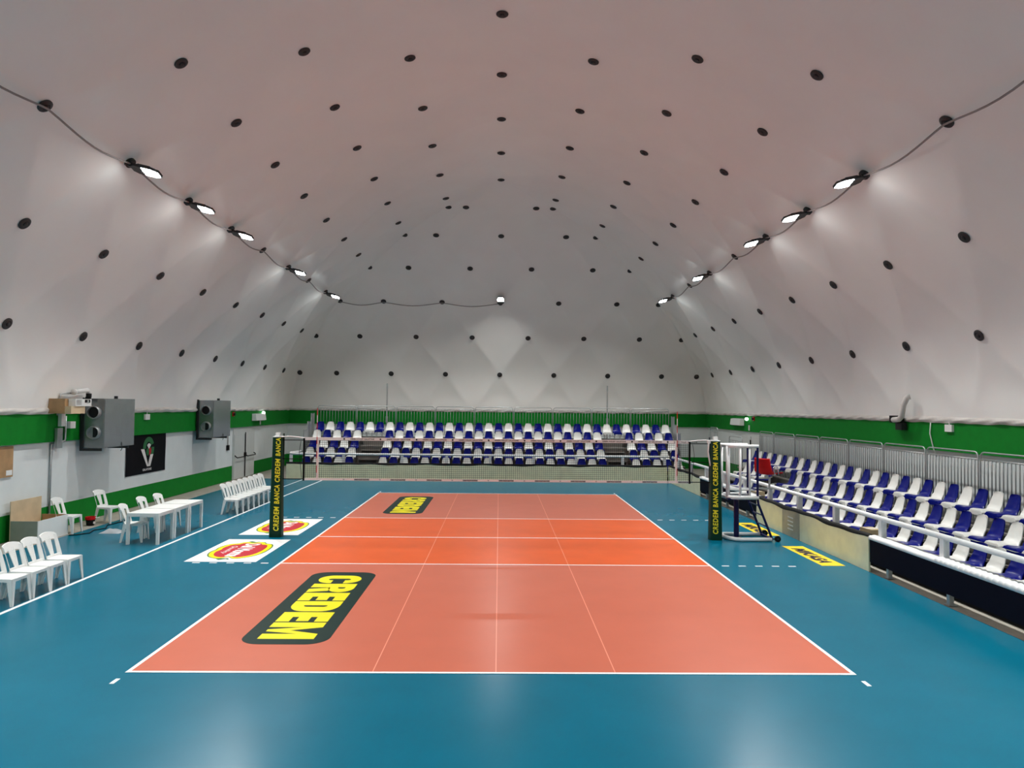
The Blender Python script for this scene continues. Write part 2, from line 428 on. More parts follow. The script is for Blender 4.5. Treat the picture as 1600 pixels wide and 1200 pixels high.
# ------------------------------------------------------------------ floodlights (local: +X points into the hall, Z up)
def make_lamp():
    t = thing('floodlight', 'x', 'light')
    b = MB(); b.cyl((-.06,0,.03), (.02,0,-.02), .12, 14).box((0,-.05,-.10), (.12,.05,-.01)).cyl((.08,-.07,-.06), (.08,.07,-.06), .05, 10)
    b.build('bracket', 'lamp_body', t)
    out = [(.08,-.09),(.18,-.17),(.56,-.17),(.70,-.10),(.70,.10),(.56,.17),(.18,.17),(.08,.09)]
    b = MB(); b.prism(out, -.13, -.075, lambda u, v, h: Vector((u, v, h)))
    b.prism([(.15,-.07),(.24,-.13),(.5,-.13),(.5,.13),(.24,.13),(.15,.07)], -.075, -.04, lambda u, v, h: Vector((u, v, h)))
    b.build('housing', 'lamp_body', t)
    b = MB(); b.prism([(.34,-.15),(.55,-.15),(.68,-.09),(.68,.09),(.55,.15),(.34,.15)], -.139, -.131, lambda u, v, h: Vector((u, v, h)))
    b.build('led_panel', 'lamp_led', t)
    li = bpy.data.lights.new('lamp_light', 'AREA'); li.shape = 'RECTANGLE'; li.size = .30; li.size_y = .27; li.energy = LAMP_W; li.color = (.985, 1.0, .96)
    lo = bpy.data.objects.new('lamp_light', li); C.objects.link(lo); lo.parent = t; lo.location = (.51, 0, -.143); lo.rotation_euler = (0, -.53, 0); li.spread = math.radians(134)
    return t
lamp0 = make_lamp(); first = True
NAMEK = {1: 'nearest the camera', 2: 'second from the camera', 3: 'third from the camera', 5: 'fourth from the camera', 7: 'farthest from the camera', -1: 'just outside the top corner', -2: 'unseen, added to light the near floor', -3: 'unseen, added overhead to balance the light'}
for P, N, sx, k in lamp_nodes:
    if sx == 0: lab = 'floodlight at the centre of the end slope, lit and seen from the front'; rz = -PI/2; tilt = -.45; rl = 0
    else: lab = f"black floodlight on the {'left' if sx < 0 else 'right'} cable row, {NAMEK[k]}"; rz = 0 if sx < 0 else PI; tilt = .22; rl = .22 if sx < 0 else -.22
    o = lamp0 if first else dup(lamp0, (0,0,0)); first = False
    if sx and k >= 5: [c for c in o.children if c.type == 'LIGHT'][0].rotation_euler = (rl, -.53, 0)
    if sx == 0:
        lc = [c for c in o.children if c.type == 'LIGHT'][0]; lc.rotation_euler = (0, .28, 0); lc.data = lc.data.copy(); lc.data.spread = math.radians(145)
    o.location = P-N*.02; o.rotation_euler = (-rl, tilt, rz); o['label'] = lab; o['group'] = 'floodlights on the dome'
# power cables sagging from node to node
def cable(nodes, label):
    pts = []
    for a, bb in zip(nodes[:-1], nodes[1:]):
        for q in range(10):
            t = q/10; p = a[0].lerp(bb[0], t)-(a[1].lerp(bb[1], t))*(.075); p.z -= .14*math.sin(PI*t)**1.0*(.6+.4*math.sin(PI*t)); 
            n = a[1].lerp(bb[1], t); p -= n*.03*math.sin(PI*t); pts.append(p)
    pts.append(nodes[-1][0]-nodes[-1][1]*.075)
    tag(MB().tube(pts, .02, 8).build('power_cable', 'cable_grey', smooth=True), label, 'cable', 'lighting cables')
for sx in (-1, 1):
    nd = sorted(cable_nodes[sx], key=lambda q: q[2]); cable(nd, f"grey power cable linking the floodlights along the {'left' if sx < 0 else 'right'} side of the dome")
cable([(P, N) for P, N in back_nodes], 'grey power cable across the left half of the end slope to the centre floodlight')

# ------------------------------------------------------------------ net, posts
def bar(mb, a, b, w_, mi=0): mb.box(a, b, mi)
def make_net():
    t = thing('volleyball_net', 'black volleyball net with white tapes stretched between the two padded posts', 'net')
    b = MB(); x = -4.85
    n = 194
    for k in range(n+1):
        x = -4.85+9.7*k/n; b.box((x-.0026, -.0026, 1.46), (x+.0026, .0026, 2.42))
    for k in range(1, 20):
        z = 1.45+.0497*k; b.box((-4.85, -.0026, z-.0026), (4.85, .0026, z+.0026))
    b.build('mesh', 'net_black', t)
    b = MB(); b.box((-4.85, -.008, 2.40), (4.85, .008, 2.475), 0)
    for k in range(10):
        xc = -3.4+.905*k-.0
        put_text(b, 'GREEN VOLLEY GALATONE', lambda u, v: Vector((xc-.30+.60*u, -.0095, 2.42+.034*v)), 1, bold=.03)
        xo = xc-.452; b.lathe([(.022,0),(.022,.002),(.015,.002),(.015,0)], Matrix.Translation((xo, -.0085, 2.437)) @ Matrix.Rotation(PI/2, 4, 'X'), 14, 1)
    b.build('top_tape', ['tape_white', 'tape_ink'], t)
    b = MB(); b.box((-4.85, -.008, 1.40), (4.85, .008, 1.455), 0)
    for k in range(10):
        xc = -3.4+.905*k
        b.box((xc-.19, -.0086, 1.407), (xc+.19, -.008, 1.448), 2)
        put_text(b, 'GREEN VOLLEY GALATONE', lambda u, v: Vector((xc-.18+.36*u, -.0098, 1.412+.03*v)), 1, bold=.03)
        b.box((xc-.47, -.0086, 1.412), (xc-.43, -.008, 1.444), 2)
    b.build('bottom_tape', ['tape_white', 'tape_ink', 'galv'], t)
    for sx in (-1, 1):
        b = MB(); b.box((sx*4.51-.025, -.012, 1.40), (sx*4.51+.025, .012, 2.475)); b.build('side_band', 'tape_white', t)
        b = MB(); b.box((sx*4.85-.022, -.014, 1.39), (sx*4.85+.022, .014, 2.45)); b.build('end_band', 'net_black', t)
        b = MB()
        for z in (2.40, 1.93, 1.43): b.tube([(sx*4.85, 0, z), (sx*5.4, 0, z+.0)], .011, 6)
        b.tube([(sx*4.93, 0, 2.38), (sx*4.97, 0, 2.1), (sx*4.9, 0, 1.45)], .006, 6)
        b.build('tension_rope', 'net_black', t)
        b = MB(); b.tube([(sx*4.84, 0, 2.455), (sx*5.0, .01, 2.475), (sx*5.2, 0, 2.49), (sx*5.42, 0, 2.48)], .013, 8); b.build('head_cord', 'tape_white', t)
        b = MB()
        for k in range(10): b.tube([(sx*4.53, -.018, 1.41+.18*k), (sx*4.53, -.018, 1.59+.18*k)], .009 if k > 5 else .007, 8, 0 if k % 2 else 1)
        b.build('antenna', ['red', 'tape_white'], t)
make_net()
def make_post(sx, label):
    t = thing('net_post', label, 'net post', (sx*5.5, 0, 0), 0, 'padded net posts')
    b = MB(); lv = [(0,.150),(.05,.152),(1.2,.135),(2.40,.112),(2.47,.112)]; vs = []; fs = []
    base = rrect(-1, -1, 1, 1, .45, 6); n = len(base)
    for z, r in lv:
        for u, v in base: vs.append((u*r, v*r, z))
    for i in range(len(lv)-1):
        for k in range(n): fs.append((i*n+k, i*n+(k+1) % n, (i+1)*n+(k+1) % n, (i+1)*n+k))
    fs.append(tuple(range(n-1, -1, -1))); fs.append(tuple((len(lv)-1)*n+k for k in range(n)))
    b.add(vs, fs, 0)
    def yf(z): return -((.152-.017*(z-.05)/1.15) if z < 1.2 else (.135-.023*(z-1.2)/1.2))-.005
    zz = .16
    xo = -sx*.035
    for wd, L_ in (('CREDEM', .60), ('BANCA', .47), ('CREDEM', .58), ('BANCA', .45)):
        put_text(b, wd, lambda u, v, zz=zz, L_=L_: Vector((xo+.068-.136*v*(1-.12*zz/2.4), yf(zz+L_*u), zz+L_*u)), 1, bold=.03, shear=.12, space=1.14)
        zz += L_+.065
    smooth_by_angle(b.build('padding', ['pad_green', 'yellow'], t), 50)
    b = MB(); b.cyl((0,0,2.47), (0,0,2.488), .125, 16).cyl((0,0,2.485), (0,0,2.50), .09, 16); b.box((-.05,-.05,2.49), (.05,.05,2.585)); b.build('cap', 'white_plastic', t)
    b = MB(); b.box((-sx*.12-.015,.06,1.2), (-sx*.12+.015,.09,2.56)); b.build('winch_rail', 'steel_dark', t)
    if sx > 0:
        b = MB(); b.box((-.20,-.03,2.41), (-.12,.03,2.47)); b.tube([(-.17,-.02,2.41), (-.19,-.03,2.2), (-.13,-.03,1.85)], .02, 6); b.build('tension_strap', 'tape_white', t)
    return t
make_post(-1, 'left net post in dark green padding with yellow CREDEM BANCA lettering')
make_post(1, 'right net post in dark green padding lettered CREDEM BANCA, beside the referee stand')

# ------------------------------------------------------------------ referee stand
def make_ref():
    t = thing('referee_stand', 'blue steel referee stand with white padded cage, ladder and red seat by right net post', 'referee stand')
    b = MB(); b.tube([(6.84,-.24,.05), (6.1,-.28,.05), (5.96,-.24,.05), (5.82,-.05,.05), (5.78,.1,.05), (5.80,.42,.05), (5.86,.5,.05), (6.88,.5,.05)], .048, 10); b.build('base_padding', 'white_pad', t, True)
    b = MB(); b.cyl((6.08,.12,.0), (6.08,.12,1.08), .065, 14).cyl((6.08,.12,.0), (6.08,.12,.05), .13, 14).box((5.8,.09,.0), (6.86,.15,.03)); b.box((6.82,-.24,.03), (6.88,.5,.08)); b.build('column', 'ref_blue', t)
    for y in (-.22, .48):
        b = MB(); b.tube([(6.86,y,.06), (6.52,y,.92), (6.50,y,1.05), (6.50,y,2.34)], .03, 8); b.build('ladder_rail', 'ref_blue', t)
    for z in (.36, .64, .88):
        x = 6.86-.34*(z-.06)/.86
        b = MB(); b.cyl((x,-.22,z), (x,.48,z), .018, 8); b.build('ladder_rung', 'ref_blue', t)
    for y in (-.30, .56):
        b = MB(); b.cyl((6.97,y-.025,.075), (6.97,y+.025,.075), .075, 16); b.cyl((6.86,y,.075), (6.97,y,.075), .015, 6); wh = b.build('wheel', 'black_rubber', t)
        b = MB(); b.cyl((6.97,y-.03,.075), (6.97,y+.03,.075), .025, 10); b.build('hub', 'steel_dark', wh)
    for z, nm in ((1.08, 'lower_ring'), (2.36, 'upper_ring')):
        b = MB(); b.tube([(6.52,-.22,z), (6.0,-.24,z), (5.86,-.18,z), (5.74,.02,z), (5.72,.3,z), (5.80,.5,z), (6.50,.5,z)], .05 if z < 2 else .045, 10); b.build(nm, 'white_pad', t, True)
    for (x, y, r) in ((5.80,-.08,.05), (6.06,-.23,.03), (5.74,.26,.04), (6.0,.49,.035), (6.30,-.22,.026)):
        b = MB(); b.cyl((x,y,1.08), (x,y,2.36), r, 10); b.build('cage_bar', 'white_pad', t, True)
    b = MB(); b.box((5.76,-.2,1.02), (6.5,.48,1.06)); b.build('platform', 'ref_blue', t)
    b = MB(); b.box((5.85,-.15,1.24), (6.46,.42,1.262)).box((6.5,-.1,1.28), (6.95,.1,1.30)); b.build('foot_plate', 'galv', t)
    s = bpy.data.objects.new('seat', None); 
    # red seat shell: back panel and pan
    b = MB()
    def slab(P, th, mi=0):
        b.hexa(P, [Vector(p)+th for p in P], mi)
    vs = []; nU = 6
    prof_ = [(0,.30,0),(0,.24,.0),(0,.02,.005),(0,-.02,.02),(0,-.05,.08),(0,-.08,.20),(0,-.10,.30),(0,-.105,.33)]
    bk = MB(); fs = []
    rows = [(.34,.0),(.30,.012),(.05,.0),(.0,.02),(-.035,.07),(-.06,.2),(-.075,.33),(-.08,.36)]
    for (a, z) in rows:
        for k in range(7):
            u = -1+2*k/6; hw = .20 if z < .1 else .20-.03*(z/.36)
            vs.append(Vector((a*1.0, u*hw, z+.035*abs(u)**3*(1 if z < .05 else .3))))
    vs2 = [v+Vector((-.015, 0, -.018)) for v in vs]; n = len(vs)
    for i in range(len(rows)-1):
        for k in range(6):
            q = (i*7+k, i*7+k+1, (i+1)*7+k+1, (i+1)*7+k); fs.append(q); fs.append(tuple(n+x for x in reversed(q)))
    rim = [k for k in range(7)]+[i*7+6 for i in range(1, 8)]+[7*7+k for k in range(5, -1, -1)]+[i*7 for i in range(6, 0, -1)]
    for a, c in zip(rim, rim[1:]+rim[:1]): fs.append((a, c, n+c, n+a))
    T = Matrix.Translation((6.72,-.10,1.66)) @ Matrix.Rotation(math.radians(36), 4, 'Z') @ Matrix.Diagonal((1.25, 1.25, 1.1, 1))
    bk.add([T @ v for v in vs+vs2], fs); st = smooth_by_angle(bk.build('seat', 'red', t), 50)
    b = MB(); b.tube([T @ Vector(p) for p in ((.03,-.215,-.0), (-.03,-.215,.16), (.02,-.215,.2), (.10,-.215,.19), (.16,-.215,.01))], .010, 8); b.tube([T @ Vector(p) for p in ((.03,.215,-.0), (-.03,.215,.16), (.02,.215,.2), (.10,.215,.19), (.16,.215,.01))], .010, 8); b.build('armrest', 'chrome', st)
    b = MB(); b.tube([(6.52,-.12,1.56), (6.8,-.12,1.56), (6.9,-.14,1.6)], .022, 8).tube([(6.84,-.12,1.58), (6.83,-.12,1.32)], .025, 8).cyl((6.76,-.12,1.56), (6.76,-.12,1.63), .05, 10); b.build('seat_arm', 'galv', t)
    bpy.data.objects.remove(s)
make_ref()

# ------------------------------------------------------------------ stadium seats
def seat_mesh(kind):
    P = [(-.50,.262),(-.515,.305),(-.503,.345),(-.43,.355),(-.31,.345),(-.20,.335),(-.10,.345),(-.03,.385),(.015,.45),(.045,.54),(.075,.64),(.088,.70),(.089,.72)]
    HW = [.175,.19,.198,.203,.204,.203,.2,.197,.188,.172,.154,.136,.095]
    nU = 8; b = MB(); vs = []; fs = []
    for i, ((y, z), h) in enumerate(zip(P, HW)):
        for k in range(nU+1):
            u = -1+2*k/nU; e = abs(u)**4
            if i < 7: vs.append(Vector((u*h, y, z-.045*max(0, (abs(u)-.86)/.14)+.018*e*(abs(u) < .9))))
            else: vs.append(Vector((u*h, y-.035*u*u, z)))
    n = len(vs); m_ = nU+1
    for i, p in enumerate(list(vs)):
        r = i//m_; off = Vector((0, 0, -.022)) if r < 6 else Vector((0, .02, -.008)) if r < 8 else Vector((0, .02, 0))
        q = p+off
        vs.append(q)
    for i in range(len(P)-1):
        for k in range(nU):
            q = (i*m_+k, i*m_+k+1, (i+1)*m_+k+1, (i+1)*m_+k); fs.append(q); fs.append(tuple(n+x for x in reversed(q)))
    R = len(P)
    rim = list(range(m_))+[i*m_+nU for i in range(1, R)]+[(R-1)*m_+k for k in range(nU-1, -1, -1)]+[i*m_ for i in range(R-2, 0, -1)]
    for a, c in zip(rim, rim[1:]+rim[:1]): fs.append((a, c, n+c, n+a))
    b.add(vs, fs)
    o = smooth_by_angle(b.build('stadium_seat', 'seat_'+kind), 60)
    b = MB()
    for sx in (-1, 1):
        b.box((sx*.13-.011, -.36, .0), (sx*.13+.011, -.335, .322)).box((sx*.13-.011, -.10, .0), (sx*.13+.011, -.08, .315)).box((sx*.13-.011, -.36, .295), (sx*.13+.011, -.08, .315))
    b.box((-.14, -.115, .285), (.14, -.085, .305))
    b.build('bracket', 'galv', o)
    return o
proto = {k: seat_mesh(k) for k in ('white', 'blue')}; seat_used = {'white': False, 'blue': False}
def put_seat(kind, loc, rz, label, group):
    if not seat_used[kind]: seat_used[kind] = True; o = proto[kind]; o.location = loc; o.rotation_euler = (0,0,rz); o['label'] = label; o['group'] = group
    else: o = dup(proto[kind], loc, rz, label, group)
    o['category'] = 'seat'; return o
ROWY = [14.5, 15.1, 15.72, 16.32, 16.93]; TOPZ = [.95, 1.335, 1.72, 2.10, 2.48]
RNAME = ['front', 'second', 'third', 'fourth', 'top']
for i in range(5):
    z = TOPZ[i]-.72
    if i < 4: xs = [-8.70+.483*k for k in range(5)]+[-5.235+.4765*k for k in range(22)]+[6.31+.48*k for k in range(5)]
    else: xs = [-8.69+.4832*k for k in range(36)]
    # colours alternate; front, third and top rows start with blue
    for k, x in enumerate(xs):
        blk = 0 if k < 5 else (1 if k < 27 else 2)
        if i == 4: blue = k % 2 == 0
        else:
            kk = k if blk == 0 else k-5 if blk == 1 else k-27
            start = {0: (True, False, False), 1: (False, True, True), 2: (True, False, False), 3: (False, True, True)}[i][blk]
            blue = (kk % 2 == 0) == start
        c = 'blue' if blue else 'white'
        so = put_seat(c, (x, ROWY[i]-.09, z), 0, f'{c} plastic seat, {ORD[k+1]} from the left in the {RNAME[i]} row of the end stand', 'seats on the end stand'); so.scale = (1, .9, 1)
RX = [9.10, 9.83, 10.56]; RTOP = [.84, 1.21, 1.61]; RY0 = [-.38, 2.57, 4.08]
RR = ['front', 'middle', 'back']
for i in range(3):
    z = RTOP[i]-.72
    # index 0 is the measured reference seat; positive = farther
    if i == 2: idx = list(range(-19, 15)); w0 = 'blue'
    elif i == 1: idx = list(range(-19, 7))+[10, 11, 12, 13, 14, 15]; w0 = 'blue'
    else: idx = list(range(-14, 13))+[15, 16, 17, 18, 19]; w0 = 'white'
    for n_, k in enumerate(idx):
        c = w0 if k % 2 == 0 else ('white' if w0 == 'blue' else 'blue')
        y = RY0[i]+.48*k
        put_seat(c, (RX[i]-.09, y, z), -PI/2, f'{c} seat, {ORD[n_+1]} from the near end in the {RR[i]} row of the right stand', 'seats on the right stand')

# ------------------------------------------------------------------ stands
def make_end_stand():
    t = thing('grandstand', 'low five-row end stand of grey planks carrying blue and white seats', 'stand', (0, 13.9, 0))
    off = Vector((0, -13.9, 0))
    def P(b, nm, mk): o = b.build(nm, mk, t); o.location = off; return o
    for i in range(5):
        z = TOPZ[i]-.72; y0 = 13.84 if i == 0 else ROWY[i]-.50; y1 = (ROWY[i+1]-.46) if i < 4 else 17.25
        P(MB().box((-9.1, y0, z-.05), (8.6, y1, z)), 'deck', 'deck')
        zl = 0 if i == 0 else TOPZ[i-1]-.72
        P(MB().box((-9.1, y0+.03, zl+.005), (8.6, y0+.06, z-.055)), 'riser_and_shade', 'riser_and_shade' if i < 2 else 'deck')
    for xa in (-6.02, 5.54):
        for i in range(1, 4):
            z = TOPZ[i]-.72; y0 = ROWY[i]-.5
            P(MB().box((xa-.46, y0-.28, z-.225), (xa+.46, y0+.02, z-.19)), 'step', 'deck')
            P(MB().box((xa-.46, y0-.26, z-.385), (xa-.42, y0, z-.225)).box((xa+.42, y0-.26, z-.385), (xa+.46, y0, z-.225)), 'step_support', 'deck')
make_end_stand()
def make_right_stand():
    t = thing('grandstand', 'three-row side stand of dark planks with blue and white seats along the right wall', 'stand', (9.5, 1.5, 0))
    off = Vector((-9.5, -1.5, 0))
    def P(b, nm, mk): o = b.build(nm, mk, t); o.location = off; return o
    Y0, Y1 = -9.5, 11.6
    edges = [7.98, 9.27, 10.0, 11.2]
    for i in range(3):
        z = RTOP[i]-.72; zl = 0 if i == 0 else RTOP[i-1]-.72
        P(MB().box((edges[i], Y0, z-.045), (edges[i+1]+.05, Y1, z)), 'deck', 'deck_black' if i == 0 else 'deck')
        if i: P(MB().box((edges[i]+.12, Y0, zl+.005), (edges[i]+.15, Y1, z-.05)), 'riser_and_shade', 'riser_and_shade' if i == 1 else 'deck')  # near-black panel paints the shade in the open gap below the middle row
        else: P(MB().box((edges[i]+.02, Y0, .005), (edges[i]+.05, Y1, z-.05)), 'riser_and_shade', 'riser_and_shade')
    for i in (1, 2):
        z = RTOP[i]-.72; ya = RY0[i]+.48*8.0 if i == 1 else 6.41
        P(MB().box((edges[i]-.28, 5.75, z-.225), (edges[i]+.02, 6.95, z-.19)), 'step', 'galv')
        P(MB().box((edges[i]-.26, 5.75, RTOP[i-1]-.715), (edges[i], 5.79, z-.225)).box((edges[i]-.26, 6.91, RTOP[i-1]-.715), (edges[i], 6.95, z-.225)), 'step_support', 'galv')
make_right_stand()
# foot rail between front and middle rows
b = MB(); b.cyl((9.21,-9,.80), (9.21,5.3,.80), .01, 6)
for k in range(15): b.cyl((9.21,-8.9+k,.12), (9.21,-8.9+k,.80), .01, 6)
tag(b.build('foot_rail', 'galv'), 'thin steel rail between the front and middle seat rows of the right stand', 'rail')

# crowd barriers
def barrier_mb(Wb, Hb, gap, pitch, rb=.009):
    f = MB(); r = .017; cr_ = .13; hw = Wb/2-.02
    pts = [(-hw, 0, .02)]+[(-hw+cr_-cr_*math.cos(math.radians(a)), 0, Hb-cr_+cr_*math.sin(math.radians(a))) for a in range(0, 91, 18)]+[(hw-cr_+cr_*math.sin(math.radians(a)), 0, Hb-cr_+cr_*math.cos(math.radians(a))) for a in range(0, 91, 18)]+[(hw, 0, .02)]
    f.tube(pts, r, 8); f.cyl((-hw,0,Hb-gap), (hw,0,Hb-gap), .014, 8).cyl((-hw,0,.12), (hw,0,.12), .014, 8)
    g = MB(); n = int(2*hw/pitch)
    for k in range(1, n): x = -hw+2*hw*k/n; g.cyl((x,0,.12), (x,0,Hb-gap), rb, 6)
    q = []
    for sx in (-1, 1): q.append(MB().box((sx*hw*.92-.02,-.14,0), (sx*hw*.92+.02,.14,.03)))
    return f, g, q
def make_barrier(Wb, Hb, gap, pitch, lab, group, loc, rz):
    t = thing('crowd_barrier', lab, 'barrier', loc, rz, group)
    f, g, q = barrier_mb(Wb, Hb, gap, pitch, .015 if pitch == .115 else .009)
    f.build('frame', 'galv', t, True); g.build('bars', 'galv_bar', t, True); [x.build('foot', 'galv', t) for x in q]
    return t
b0 = None
for k in range(9):
    x = -8.95+1.938*(k+.5); lab = f'galvanised crowd barrier behind the end stand, {ORD[k+1]} panel from the left'
    loc = (x, 17.18, 1.76)
    if b0 is None: b0 = make_barrier(1.92, 1.50, .13, .135, lab, 'barriers behind the end stand', loc, 0)
    else: dup(b0, loc, 0, lab)
b0 = None
for k in range(8):
    y = 10.16-2.005*(k+.5); lab = f'galvanised crowd barrier behind the right stand, {ORD[k+1]} panel from the far end'
    loc = (10.98, y, .89)
    if b0 is None: b0 = make_barrier(1.97, 1.475, .17, .115, lab, 'barriers behind the right stand', loc, PI/2)
    else: dup(b0, loc, PI/2, lab)
make_barrier(1.5, 1.475, .17, .115, 'galvanised crowd barrier at the far end of the right stand, leftmost of its row', 'barriers behind the right stand', (10.98, 10.95, .89), PI/2)
make_barrier(1.7, 2.1, .16, .2, 'tall grey barrier standing in front of the far right door', 'barriers by the far right corner', (10.2, 12.4, 0), PI/2)
make_barrier(1.2, 2.4, .2, .2, 'grey barrier in the far right corner behind the right net post', 'barriers by the far right corner', (10.3, 15.8, 0), PI/2)
# stepped side railings of the end stand
for sx, xs in ((-1, -9.06), (1, 8.56)):
    for i, nm in ((4, 'highest'), (3, 'middle'), (2, 'lowest')):
        t = thing('side_railing', f"stepped grey railing on the {'left' if sx < 0 else 'right'} side of the end stand, {nm} panel", 'railing', (xs, ROWY[i]-.18, TOPZ[i]-.72), 0, 'side railings of the end stand')
        f = MB(); f.tube([(0,-.28,.0), (0,-.28,1.12), (0,.28,1.12), (0,.28,0)], .02, 8); f.build('frame', 'galv', t)
        g = MB()
        for k in range(5): g.box((-.008,-.25+k*.1,.05), (.008,-.17+k*.1,1.10))
        g.build('slats', 'galv', t)
# tall thin poles behind the end stand
for x, nm in ((-5.62, 'left'), (5.48, 'right')):
    b = MB(); b.cyl((x,17.75,0), (x,17.75,4.4), .035, 10); b.cyl((x,17.75,2.45), (x,17.75,2.75), .06, 10)
    tag(b.build('pole', 'galv'), f'tall thin grey pole rising behind the barriers, {nm} half of the end stand', 'pole', 'poles behind the end stand')

# boards in front of the stands
def board(label, a, c, mk='plywood', marks=False):
    b = MB(); b.box(a, c, 0)
    if marks:
        for k in range(4):
            z = .18+.1*k; b.box((a[0]-.004, a[1]-.0, z), (a[0], a[1], z)) if False else b.box((7.596, .28, z), (7.6, .62, z+.03), 1)
    return tag(b.build('plywood_board', [mk, 'line_white']), label, 'board', 'boards in front of the stands')
xs = [-9.4, -6.96, -4.52, -2.08, .36, 2.8, 5.24, 7.58]
for k in range(7):
    board(f'beige plywood board at the foot of the end stand, {ORD[k+1]} from the left', (xs[k]+.004, 13.76, 0), (xs[k+1]-.004, 13.80, .70), 'plywood')
board('beige board on the right side, behind the net end and before the far corner', (7.62, 8.76, 0), (7.66, 11.2, .72)); board('beige board meeting the end stand at the far right corner', (7.62, 11.21, 0), (7.66, 13.74, .72))
board('beige board just behind the referee stand on the right side', (7.6, .98, 0), (7.64, 2.86, .72))
board('grey stained board with pale stripes between the two beige boards on the right', (7.6, -.10, 0), (7.64, .97, .72), 'plywood_dirty', True)
board('long beige board nearest the camera on the right side', (7.6, -3.42, 0), (7.64, -.11, .72))
# black cloth hung over the tops of the boards
def cloth(label, p0, p1, inn, zt):
    b = MB(); p0 = Vector(p0); p1 = Vector(p1); inn = Vector(inn); Ln = (p1-p0).length; k = int(Ln/.15); vs = []; fs = []
    for i in range(k+1):
        s = Ln*i/k; p = p0.lerp(p1, i/k); wv = .018*math.sin(s*2.3)+.012*math.sin(s*5.1+1)
        vs += [p-inn*.012+Vector((0,0,zt-.05+wv)), p-inn*.014+Vector((0,0,zt+.012)), p+inn*.06+Vector((0,0,zt+.03+wv*.4)), p+inn*.22+Vector((0,0,zt-.10+wv)), p+inn*.26+Vector((0,0,zt-.35))]
    for i in range(k):
        for q in range(4): fs.append((i*5+q, (i+1)*5+q, (i+1)*5+q+1, i*5+q+1))
    b.add(vs, fs); tag(b.build('black_cloth', 'black_rubber', smooth=True), label, 'cloth', 'black cloths over the boards')
cloth('black cloth draped over the top of the boards at the end stand', (-9.4,13.76,0), (7.58,13.76,0), (0,1,0), .705)
cloth('black cloth over the near beige boards on the right side', (7.6,2.86,0), (7.6,-3.42,0), (1,0,0), .725)
cloth('black cloth over the far beige boards on the right side', (7.62,13.7,0), (7.62,8.76,0), (1,0,0), .725)
# padded hand rails
def rail(label, pts, posts, zt=1.10, hp=.05):
    t = thing('handrail', label, 'handrail', (0,0,0), 0, 'white padded handrails')
    MB().tube(pts, .052, 12).build('rail', 'white_pad', t, True)
    for (x, y) in posts:
        b = MB(); z0 = .24 if (x > 7.77 and (y < -3.4 or 2.8 < y < 8.8)) else 0; b.box((x-.055,y-.055,z0), (x+.055,y+.055,zt-.03)); b.build('rail_post', 'white_pad', t)
rail('white padded handrail running the length of the right stand', [(7.78,-9,1.1), (7.78,13.6,1.1)], [(7.78, y) for y in (-7.65,-5.6,-3.62,-1.66,.3,2.28,4.3,6.4,8.45,10.5,12.4)])
rail('white padded handrail along the front of the end stand, turning back at its left end', [(-9.15,15.6,1.12), (-9.32,14.1,1.12), (-9.25,13.92,1.11), (-9.1,13.9,1.10), (7.7,13.9,1.10)], [(-9.25,13.95), (-6.9,13.92), (-4.3,13.92), (-2.31,13.92), (-.36,13.92), (1.59,13.92), (3.5,13.92), (5.6,13.92), (7.5,13.92)])
# dark banner panels with ribbed white top pad
def banner_fence(label, y0, y1, legs):
    t = thing('padded_barrier', label, 'barrier', (7.68, (y0+y1)/2, 0), 0, 'dark padded barriers on the right side')
    o = Vector((-7.68, -(y0+y1)/2, 0))
    def P(b, nm, mk, sm_=False): q = b.build(nm, mk, t, sm_); q.location = o
    P(MB().box((7.62,y0,.20), (7.66,y1,.68)), 'panel', 'navy')
    n = int((y1-y0)/.02); b = MB(); vs = []; fs = []
    for i in range(n+1):
        y = y0+(y1-y0)*i/n; r = .026*(abs(math.sin(y*PI/.13)) if y < -5.6 else .15*math.sin(y*9))
        ring = [(7.595,.66), (7.59-r*.4,.70+r), (7.615,.735+r), (7.72,.745+r), (7.83,.735+r), (7.86,.70), (7.86,.66)]
        vs += [(x, y, z) for x, z in ring]
    for i in range(n):
        for q in range(6): fs.append((i*7+q, i*7+q+1, (i+1)*7+q+1, (i+1)*7+q))
        fs.append((i*7+6, i*7, (i+1)*7, (i+1)*7+6))
    b.add(vs, fs); P(b, 'top_pad', 'white_pad', True)
    for y in legs:
        b = MB(); b.box((7.675,y-.04,0), (7.75,y+.04,.66)); b.box((7.64,y-.08,0), (7.79,y+.08,.012)); P(b, 'leg', 'galv')
banner_fence('black padded barrier with ribbed white top, nearest the camera on the right', -9.0, -3.43, (-3.98, -5.85, -7.7))
banner_fence('dark navy padded barrier with white top, behind the right net post', 2.87, 8.74, (3.9, 5.85, 8.1))
# boxes left on the boards by the rail
for lab, x, y, z, s_ in (('brown cardboard box leaning by the handrail, nearest the camera', 7.98, -2.6, .12, (.14,.2,.62)), ('brown cardboard box by the handrail, behind the red referee seat', 7.98, 4.15, .12, (.14,.22,.62)), ('brown cardboard box by the handrail, left of the right net post', 7.98, 8.55, .12, (.14,.25,.62))):
    t = thing('cardboard_box', lab, 'box', (x+.12, y, z), .1, 'cardboard boxes by the handrail')
    MB().box((-s_[0],-s_[1],0), (s_[0],s_[1],s_[2])).build('carton', 'cardboard', t)
    MB().box((-s_[0]-.001,-.03,s_[2]), (s_[0],.03,s_[2]+.003)).build('tape', 'tape_white', t)

